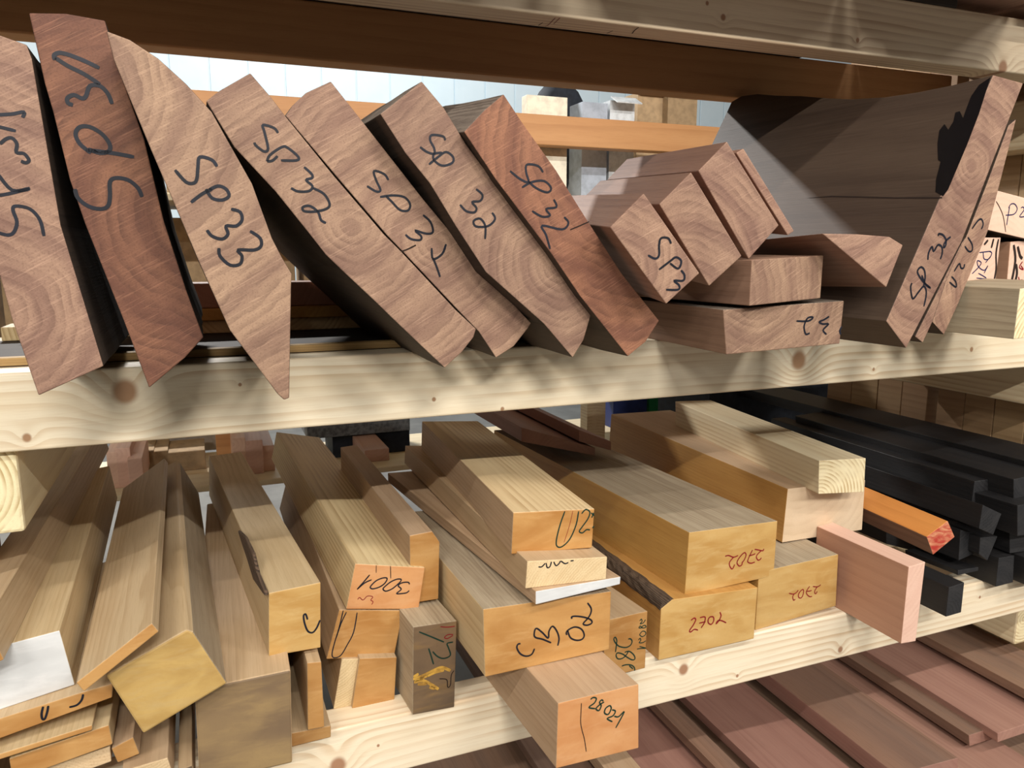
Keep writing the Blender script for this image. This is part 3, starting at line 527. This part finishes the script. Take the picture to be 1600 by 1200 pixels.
ink(b14, (620, 950), 7.06, [[(180, 785), (260, 755), (330, 725), (420, 680), (500, 655), (590, 690)], [(190, 820), (290, 800), (380, 845), (460, 895)], [(200, 800), (300, 770)], [(185, 760), (240, 725)], [(230, 840), (330, 835)], [(330, 750), (430, 705), (520, 685)], [(360, 870), (420, 890)], [(250, 780), (340, 745)]], 'wax', .0055, 'wax_smear', 'yellow wax smear')
# left of it
b11 = lb('thin_board', 'small flat offcut board lying on the lower beam', [(440, 1149), (517, 1134), (517, 1152), (440, 1171)], length=.45, side='tan_side', end='wax_orange', tone=-.25, cat='wood board')
z11 = PLANE[b11.name][2][1][2]
b10 = lb('thin_board', 'narrow strip standing upright on the small flat offcut', [(480, 1036), (502, 1034), (507, 1136), (481, 1141)], zb=z11+.004, length=.45, side='tan_side', end='wax_orange', tone=-.08, cat='wood strip')
b5 = lb('wood_block', 'large dull brown ended block below the block with bark and a C', [(304, 1078), (454, 1047), (457, 1192), (312, 1226)], vp=(350, 390), length=.9, side='tan_side', end='end_grey', bev=.003)
z5 = max(p[2] for p in PLANE[b5.name][2])
b6 = lb('wood_block', 'block with a dark bark streak on its left corner and a black C', [(420, 927), (501, 910), (501, 1012), (420, 1026)], zb=z5-.002, edge=((501, 910), (377, 706)), back=(1, (377, 706)), side='yel_side', end='wax_yellow', tone=-.02)
ink(b6, (350, 900), 4, [[(522, 272), (510, 238), (497, 250), (505, 300), (525, 345), (555, 352), (580, 322), (600, 275)]], width=.003)
def bark_strip(o, px, thick=.006):
    """raised strip of bark lying along a corner of o; outline traced on the corner's own vertical side"""
    A, n, P, xl, zl, L = PLANE[o.name]
    p0 = P[0]
    verts = []
    for q in px:
        d = ray(*q); t = ((p0-CAMP)@xl)/(d@xl); verts.append(CAMP+d*t)
    verts = [v - xl*.001 for v in verts]; k = len(verts)
    v2 = [v - xl*thick for v in verts]
    me = bpy.data.meshes.new('bark_strip'); me.from_pydata([tuple(v) for v in verts+v2], [], [list(range(k)), list(range(2*k-1, k-1, -1))]+[[i, (i+1) % k, k+(i+1) % k, k+i] for i in range(k)])
    bm = bmesh.new(); bm.from_mesh(me); bmesh.ops.recalc_face_normals(bm, faces=bm.faces); bm.to_mesh(me); bm.free()
    me.materials.append(M['bark']); k_ = newobj('bark_strip', me, o); k_['label'] = 'dark brown bark strip'; k_['pith'] = [.1, 0, .1]; k_['tone'] = 0.0; bevel(k_, .002)
bark_strip(b6, [(377, 828), (388, 838), (400, 862), (408, 895), (419, 921), (421, 930), (417, 926), (402, 905), (393, 876), (384, 850)])
def bark_edge(o, i, L, seed, h=.006):
    """lumpy bark left along the waney edge between outline corners i and i+1"""
    A, n, P, xl, zl, _ = PLANE[o.name]; a, b_ = P[i], P[i+1]
    out = np.cross(b_-a, n); out /= np.linalg.norm(out)
    if out @ zl < 0: out = -out
    rg = random.Random(seed); bm = bmesh.new(); rows = []
    ns = 46
    for s_ in range(ns+1):
        row = []
        for j, (t, hh) in enumerate(((-.12, -.002), (0, .3), (.22, .9), (.45, 1.1), (.7, .8), (.95, .35), (1.15, -.002))):
            t2 = t+rg.uniform(-.05, .05); q = a+(b_-a)*t2+n*(L*s_/ns+.001)+out*(h*hh*rg.uniform(.45, 1.35) if hh > 0 else hh)
            row.append(bm.verts.new(Vector(q)))
        rows.append(row)
    for r0, r1 in zip(rows, rows[1:]):
        for j in range(6): bm.faces.new((r0[j], r0[j+1], r1[j+1], r1[j]))
    bm.faces.new(rows[0]); bm.faces.new(rows[-1][::-1])
    bmesh.ops.recalc_face_normals(bm, faces=bm.faces)
    me = bpy.data.meshes.new('bark_strip'); bm.to_mesh(me); bm.free(); me.materials.append(M['bark'])
    k = newobj('bark_strip', me, o); k['label'] = 'lumpy dark brown bark strip'; k['pith'] = [.1, 0, .1]; k['tone'] = -.25
bark_edge(b22, 0, .78, 3, .009)
# square beam tipped on edge, thin board, two planks at the far left
b4 = lb('square_beam', 'square beam tipped on edge with a dull yellow end', [(165, 1056), (292, 984), (302, 988), (355, 1068), (224, 1147)], Y=1.105, zb=None, zi=4, vp=(255, 390), back=(2, (287, 722)), side='yel_side', end='wax_dull', tone=-.04, faces={2: 'grey_top'}, bev=.003, cat='wood beam')
b3 = lb('thin_board', 'thin wide board leaning between the planks and the square beam', [(119, 1067), (237, 974), (248, 987), (131, 1081)], Y=1.075, zb=None, zi=3, vp=(282, 390), back=(1, (258, 716)), side='yel_side', end='wax_orange', tone=-.02, cat='wood board')
b2 = lb('plank', 'plank with a white sealed end, second from the left picture edge', [(-50, 1023), (93, 985), (117, 1070), (-50, 1126)], Y=1.15, zb=None, zi=2, vp=(273, 390), back=(1, (172, 728)), side='yel_side', end='silver', tone=-.05, cat='wood plank')
b1 = lb('plank', 'long tipped plank at the left picture edge reaching back under the upper beam', [(-105, 1005), (-22, 972), (6, 1031), (-75, 1066)], Y=1.10, zb=None, zi=2, vp=(326, 390), length=1.15, side='yel_side', end='wax_orange', tone=-.1, cat='wood plank')
bl1 = lb('thick_board', 'flat board with black pen strokes under the white-ended plank', [(-60, 1142), (124, 1083), (176, 1068), (175, 1090), (-60, 1176)], Y=1.125, zb=None, zi=3, vp=(290, 390), length=.5, side='yel_side', end='wax_orange', cat='wood board')
ink(bl1, (0, 900), 4, [[(270, 815), (260, 860), (265, 892), (280, 892), (295, 850), (302, 810)]], width=.003)
ink(bl1, (0, 900), 4, [[(520, 738), (510, 775), (480, 806), (433, 819)]], width=.003)
bl2 = lb('thin_board', 'thin pale board low in the left pile, above the orange ended one', [(-60, 1197), (144, 1133), (144, 1141), (-60, 1206)], Y=1.12, zb=None, zi=2, vp=(300, 390), length=.5, side='yel_side', end='wax_orange', cat='wood board')
bl3 = lb('thick_board', 'orange ended board low in the left pile', [(14, 1186), (170, 1133), (176, 1163), (20, 1220)], Y=1.13, zb=None, zi=2, vp=(300, 390), length=.5, side='yel_side', end='wax_orange', tone=-.02, cat='wood board')
bl5 = lb('wood_strip', 'small stubby strip end beside the low orange board', [(174, 1170), (208, 1152), (218, 1178), (184, 1192)], Y=1.14, zb=None, zi=2, vp=(300, 390), length=.5, side='tan_side', end='wax_orange', tone=-.1, cat='wood strip')
bl6 = lb('thick_board', 'pale board under the tipped square beam at the bottom edge', [(190, 1205), (262, 1184), (272, 1215), (195, 1240)], Y=1.13, zb=None, zi=1, vp=(300, 390), length=.5, side='tan_side', end='end_pale', tone=-.1, cat='wood board')
bl7 = lb('wood_strip', 'dark strip squeezed beside the large dull brown block', [(278, 1205), (300, 1196), (306, 1235), (283, 1240)], Y=1.13, zb=None, zi=1, vp=(300, 390), length=.5, side='tan_side', end='end_dark', tone=-.2, cat='wood strip')
bl8 = lb('thin_board', 'lowest pale board in the bottom left corner', [(50, 1206), (172, 1166), (174, 1190), (58, 1232)], Y=1.145, zb=None, zi=1, vp=(300, 390), length=.5, side='yel_side', end='end_pale', cat='wood board')
# pink board, orange stick, black billets
b27 = lb('wood_board', 'pink board standing on edge in front of the black wood', [(1420, 886), (1446, 878), (1431, 1002), (1408, 1006)], edge=((1408, 1006), (1306, 949)), length=.25, side='pink', end='pink_end', faces={0: 'pink_end'}, cat='wood board')
b26 = lb('square_stick', 'bright orange square stick with a red crayoned end', [(1448, 839), (1481, 814), (1492, 839), (1458, 867)], zb=None, Y=1.15, edge=((1481, 814), (1353, 761)), length=.7, side='sp_side_lit', end='red_end', faces={0: 'orange'}, cat='wood stick')
GB = 'black billets piled at the right'
def bk(label, face, **k):
    a = dict(side='black', end='black_end', group=GB, length=.6, cat='wood billet'); a.update(k); return lb('black_billet', label, face, **a)
bk('black billet jutting out beside the pink board', [(1483, 918), (1507, 910), (1502, 957), (1478, 964)])
bk('square black billet resting on the lower beam near the right edge', [(1561, 872), (1585, 868), (1583, 910), (1556, 917)])
bk('black billet cut by the right edge low on the beam', [(1604, 872), (1650, 860), (1648, 905), (1602, 914)])
bk('flat black chip of wood lying on the lower beam', [(1497, 891), (1529, 886), (1529, 892), (1497, 899)], zb=.69, length=.14, vp=(200, 390))
bk('black block standing under the orange stick', [(1501, 828), (1526, 834), (1525, 864), (1498, 876)], zb=.72, length=.14)
bk('tilted black offcut hanging between two blocks', [(1532, 840), (1559, 838), (1543, 876), (1530, 866)], zb=.722, zi=2, length=.12)
bk('black block above the square billet near the right edge', [(1578, 833), (1625, 825), (1625, 858), (1578, 865)], zb=.725)
bk('curved black billet with a rough whitish end above the orange stick', [(1536, 789), (1565, 803), (1552, 836), (1530, 826)], zb=.795, zi=2, length=.75, vp=(350, 390))
bk('thick black block behind the rough ended billet at the right edge', [(1590, 790), (1650, 778), (1650, 828), (1590, 838)], zb=.79, length=.16)
bk('black billet with a square cut end in the middle of the black pile', [(1523, 752), (1551, 748), (1546, 787), (1518, 792)], zb=.83, length=.75, vp=(350, 390))
bk('long black billet with a frayed end high in the black pile', [(1584, 749), (1640, 737), (1640, 775), (1584, 783)], zb=.86, length=.75, vp=(350, 390))
bk('topmost long black beam running along the right side', [(1640, 730), (1700, 718), (1700, 740), (1640, 752)], zb=.90, length=1.6, vp=(340, 395))
bk('low black billet behind the pink board', [(1385, 808), (1432, 820), (1432, 862), (1385, 850)], zb=.655, zi=2, length=.25, vp=(330, 390))
# ------------------------------------------------------------------ bottom shelf: reddish planks
def plank(label, face, ztop, zi=0, **k):
    a = dict(vp=(310, 390), length=.9, side='red_plank', end='red_plank'); a.update(k)
    return block('plank', label, 'wood plank', face, zb=ztop, zi=zi, group='reddish planks on the bottom shelf', **a)
plank('broad pink-red plank uppermost at the bottom right', [(1559, 1146), (1700, 1098), (1700, 1112), (1559, 1160)], .31, tone=.08, vp=(350, 390))
plank('narrow plank edge showing left of the broad pink-red plank', [(1514, 1149), (1560, 1134), (1560, 1152), (1515, 1166)], .291, tone=-.06, vp=(350, 390), side='red_plank_dk')
plank('plank along the right upright behind the broad pink-red plank', [(1640, 1098), (1720, 1076), (1720, 1092), (1640, 1114)], .36, side='red_plank_dk', tone=.04, vp=(330, 390))
plank('pink plank beside the grey stained plank', [(1540, 1237), (1640, 1207), (1640, 1222), (1540, 1252)], .25, vp=(330, 390), tone=.03)
plank('grey stained thick plank in the middle of the bottom shelf', [(1400, 1210), (1497, 1184), (1497, 1214), (1400, 1240)], .29, side='red_plank_dk', tone=.02, vp=(350, 390), faces={3: 'red_plank'})
plank('dull red plank left of the grey stained plank', [(1240, 1250), (1360, 1226), (1360, 1242), (1240, 1266)], .26, vp=(330, 390), tone=-.04)
plank('narrow brown strip between two red planks', [(1158, 1240), (1190, 1232), (1190, 1250), (1158, 1256)], .29, vp=(330, 390), side='red_plank_dk')
plank('pinkish plank right below the jutting block', [(1040, 1250), (1175, 1222), (1175, 1238), (1040, 1266)], .265, vp=(310, 390), tone=.02)
plank('dark plank lying deep under the jutting block', [(900, 1290), (1030, 1262), (1030, 1278), (900, 1306)], .25, vp=(310, 390), side='red_plank_dk', tone=-.1)
plank('pale edged plank peeking out below the jutting block', [(975, 1240), (1024, 1226), (1024, 1246), (975, 1260)], .28, vp=(310, 390), side='tan_side', length=.3)
pb = box('plank_bed', (-.2, 1.1, .16), (2.0, 1.75, .205), 'red_plank_dk', bev=.002); tag(pb, 'wide dark plank underneath all the reddish planks', 'wood plank')
# ------------------------------------------------------------------ second rack behind
rack2 = empty('rear_rack', (.9, 2.8, 0), 'second rack behind, with an orange stained rail near the top', 'rack')
def rail_px(pt, pb_, Y, mat, depth=.065, x0=-1.2, x1=3.6, nm='rail'):
    return xbeam(nm, atY(*pb_, Y)[2], atY(*pt, Y)[2], Y, Y+depth, mat, x0, x1, parent=rack2)
rail_px((810, 176), (840, 226), 2.6, 'rail_orange')
rail_px((475, 743), (475, 752), 2.6, 'spruce_x', depth=.16, nm='shelf_slat', x1=2.1)
rail_px((475, 723), (475, 731), 2.9, 'spruce_x', depth=.3, nm='shelf_slat', x1=2.1)
def bpx(name, label, cat, x0, y0, x1, y1, Y, depth, mat, parent=None, zf=None, **k):
    a, c = atY(x0, y1, Y), atY(x1, y0, Y)
    o = box(name, (a[0], Y, atY((x0+x1)/2, y1, Y)[2] if zf is None else zf), (c[0], Y+depth, atY((x0+x1)/2, y0, Y)[2]), mat, parent, **k)
    if parent is None: tag(o, label, cat)
    return o
bpx('upright_post', '', '', 915, 560, 948, 800, 2.62, .06, 'spruce', rack2)
bpx('upright_post', '', '', 342, 500, 363, 760, 2.95, .06, 'rail_orange', rack2)
card = plain('cardboard', (186, 158, 122), .8); cardd = plain('cardboard_brown', (168, 142, 108), .8); paper = plain('white_carton', (226, 232, 236), .6); clothm = plain('black_cloth', (26, 30, 38), .8, (38, 44, 54))
cream = plain('cream_board', (244, 236, 214), .6); greyp = plain('grey_carton', (176, 186, 200), .7); film = plain('cloudy_film', (150, 140, 130), .45); stone = plain('grey_bundle', (120, 124, 128), .8, (80, 84, 88), 60)
for k_, m_ in (('card', card), ('cardd', cardd), ('paper', paper), ('clothm', clothm), ('cream', cream), ('greyp', greyp), ('film', film), ('stone', stone), ('blue', plain('blue_bag', (40, 52, 110), .5)), ('green', plain('green_bag', (30, 120, 70), .5))): M[k_] = m_
bpx('cream_block', 'cream upright board end standing behind the orange rail', 'wood board', 823, 150, 887, 300, 2.68, .05, cream, zf=1.6255)
bpx('carton', 'grey-white carton behind the orange rail', 'box', 908, 160, 950, 300, 2.75, .3, greyp, zf=1.6255)
def flapbox(name, label, x0, y0, x1, y1, Y, depth, mat, fl):
    a, c = atY(x0, y1, Y), atY(x1, y0, Y); z0, z1 = 1.6255, atY((x0+x1)/2, y0, Y)[2]
    e = empty(name, ((a[0]+c[0])/2, Y, z0), label, 'box')
    t = .006; X0, X1 = a[0], c[0]
    for lo, hi in (((X0, Y, z0), (X1, Y+t, z1)), ((X0, Y+depth-t, z0), (X1, Y+depth, z1)), ((X0, Y+t, z0), (X0+t, Y+depth-t, z1)), ((X1-t, Y+t, z0), (X1, Y+depth-t, z1)), ((X0+t, Y+t, z0), (X1-t, Y+depth-t, z0+t))):
        box('panel', lo, hi, mat, e, bev=0)
    f = box('flap', (X0, Y-fl, z1-.004), (X1, Y, z1), mat, e, bev=0); f.rotation_euler = (math.radians(28), 0, 0)
    return e
flapbox('open_carton', 'white carton with a folded down flap behind the orange rail', 952, 158, 992, 225, 2.78, .3, paper, .06)
flapbox('cardboard_box', 'tan cardboard box with tape behind the orange rail', 995, 146, 1040, 215, 2.9, .35, card, .02)
flapbox('cardboard_box', 'brown open cardboard box beside the broad dark slab', 1042, 148, 1090, 215, 2.86, .35, cardd, .02)
xbeam('shelf_board', 1.10, 1.13, 2.66, 3.25, 'spruce_x', -1.2, 3.6, parent=rack2)
xbeam('shelf_board', 1.60, 1.625, 2.66, 3.25, 'spruce_x', -1.2, 3.6, parent=rack2)
cx = [-1.1, -.62, -.1, .35, .62, 1.3, 1.85, 2.4, 3.0]
for i in range(8):                              # cartons added in the rear rack to block the rear lamp
    flapbox2 = box('blocker_carton', (cx[i]+.01, 2.98, 1.13), (cx[i+1]-.02, 3.22, 1.56+.03*(i % 2)), (card, cardd, card)[i % 3], bev=.004)
    tag(flapbox2, ('first', 'second', 'third', 'fourth', 'fifth', 'sixth', 'seventh', 'eighth')[i]+' carton from the left, added low in the rear rack to block light', 'box', 'added light-blocking cartons in the rear rack')
    if i in (0, 1, 2, 3, 6, 7):
        o = box('blocker_carton', (cx[i]+.02, 2.68, 1.6255), (cx[i+1]-.03, 2.98, 1.87), (cardd, card)[i % 2], bev=.004)
        tag(o, ('first', 'second', 'third', 'fourth', '', '', 'fifth', 'sixth')[i]+' carton from the left, added high in the rear rack to block light', 'box', 'added light-blocking cartons in the rear rack')
def hood():
    Y = 2.95
    prof = [(830, 178), (840, 155), (850, 135), (862, 127), (880, 130), (896, 145), (906, 165), (912, 182), (914, 300), (826, 300)]
    P = [atY(x, y, Y) for x, y in prof]; P[-1][2] = P[-2][2] = 1.6255; k = len(P)
    bm = bmesh.new(); rings = []
    for yy, s in ((-.09, .75), (-.05, .95), (.0, 1.0), (.06, .92), (.10, .7)):
        c = sum(P)/k; rings.append([bm.verts.new(Vector(c+(p-c)*np.array([s, 1, s])+np.array([0, yy, 0]))) for p in P])
    for a, b_ in zip(rings, rings[1:]):
        for i in range(k): bm.faces.new((a[i], a[(i+1) % k], b_[(i+1) % k], b_[i]))
    bm.faces.new(rings[0]); bm.faces.new(rings[-1][::-1]); bmesh.ops.recalc_face_normals(bm, faces=bm.faces)
    me = bpy.data.meshes.new('cloth_bag'); bm.to_mesh(me); bm.free(); me.materials.append(clothm)
    for p in me.polygons: p.use_smooth = True
    tag(newobj('cloth_bag', me), 'round black bag behind the orange rail', 'bag')
hood()
# things seen between upper beam and lower stock
yb = 2.68
for lab, x0, y0, x1, y1, Y, m_, tn in (
        ('taller pale pink block far behind the left planks', 183, 700, 203, 733, yb, 'pink_end', 0), ('wide pale pink block far behind the left planks, at its left', 168, 706, 182, 733, yb, 'pink_end', 0),
        ('lower pale pink block far behind the left planks', 201, 716, 222, 746, yb-.03, 'pink_end', 0), 
        ('pinkish block right of the far yellow post', 366, 684, 383, 738, yb, 'pink_end', -.05), ('broad pinkish block with a dark end behind block C', 386, 688, 410, 735, yb, 'pink_end', -.1),
        ('narrow pinkish block behind the corner of block 3001', 412, 696, 428, 735, yb+.02, 'pink_end', -.12), ('small pale block under the grey bundle', 570, 702, 608, 712, yb, 'pink_end', -.2)):
    o = bpx('wood_block', lab, 'wood block', x0, y0, x1, y1, Y, .3, m_, tone=tn, zf=.6905)
for lab, x0, x1 in (('brown wrapped parcel far behind the left planks', 222, 240), ('tan wrapped parcel next to the far yellow post', 241, 262), ('wide brown wrapped parcel left of the far yellow post', 263, 320)):
    bpx('parcel', lab, 'parcel', x0, 706, x1, 736, 2.95, .2, cardd, zf=.6535)
bpx('film_sheet', 'cloudy plastic sheet hanging far behind the left planks', 'plastic sheet', 218, 574, 341, 708, 3.22, .01, film)
dp = bpx('dark_parcel', 'black parcel below the grey rough bundle', 'parcel', 520, 676, 640, 702, 2.92, .2, clothm, zf=.6535)
zdp = max((dp.matrix_world @ v.co).z for v in dp.data.vertices)
bpx('stone_bundle', 'grey rough bundle under the upper beam behind block 3001', 'bundle', 480, 640, 640, 674, 2.9, .24, stone, zf=zdp+.0005)
bpx('blue_bag', 'blue bag far behind the cream ended block', 'bag', 958, 600, 1012, 652, 2.95, .12, 'blue', zf=.6535)
bpx('green_bag', 'green bag far behind the softwood beam', 'bag', 1014, 600, 1032, 645, 2.95, .12, 'green', zf=.6535)
for lab, f_, tn in (('reddish brown plank lying far back between piles, lower', [(815, 668), (930, 700), (930, 712), (815, 690)], -.1), ('reddish brown plank lying far back between piles, upper', [(905, 672), (955, 690), (955, 704), (905, 690)], -.05)):
    block('plank', lab, 'wood plank', f_, Y=1.75, zi=0, vp=(310, 390), length=.7, side='red_plank', end='red_plank', tone=tn)
bpx('dark_filler', 'added black box filling the dark gap behind the black billets', 'crate', 1105, 606, 1330, 700, 2.35, .35, clothm, zf=.0005)  # added black box, stands in for darkness over the lit floor
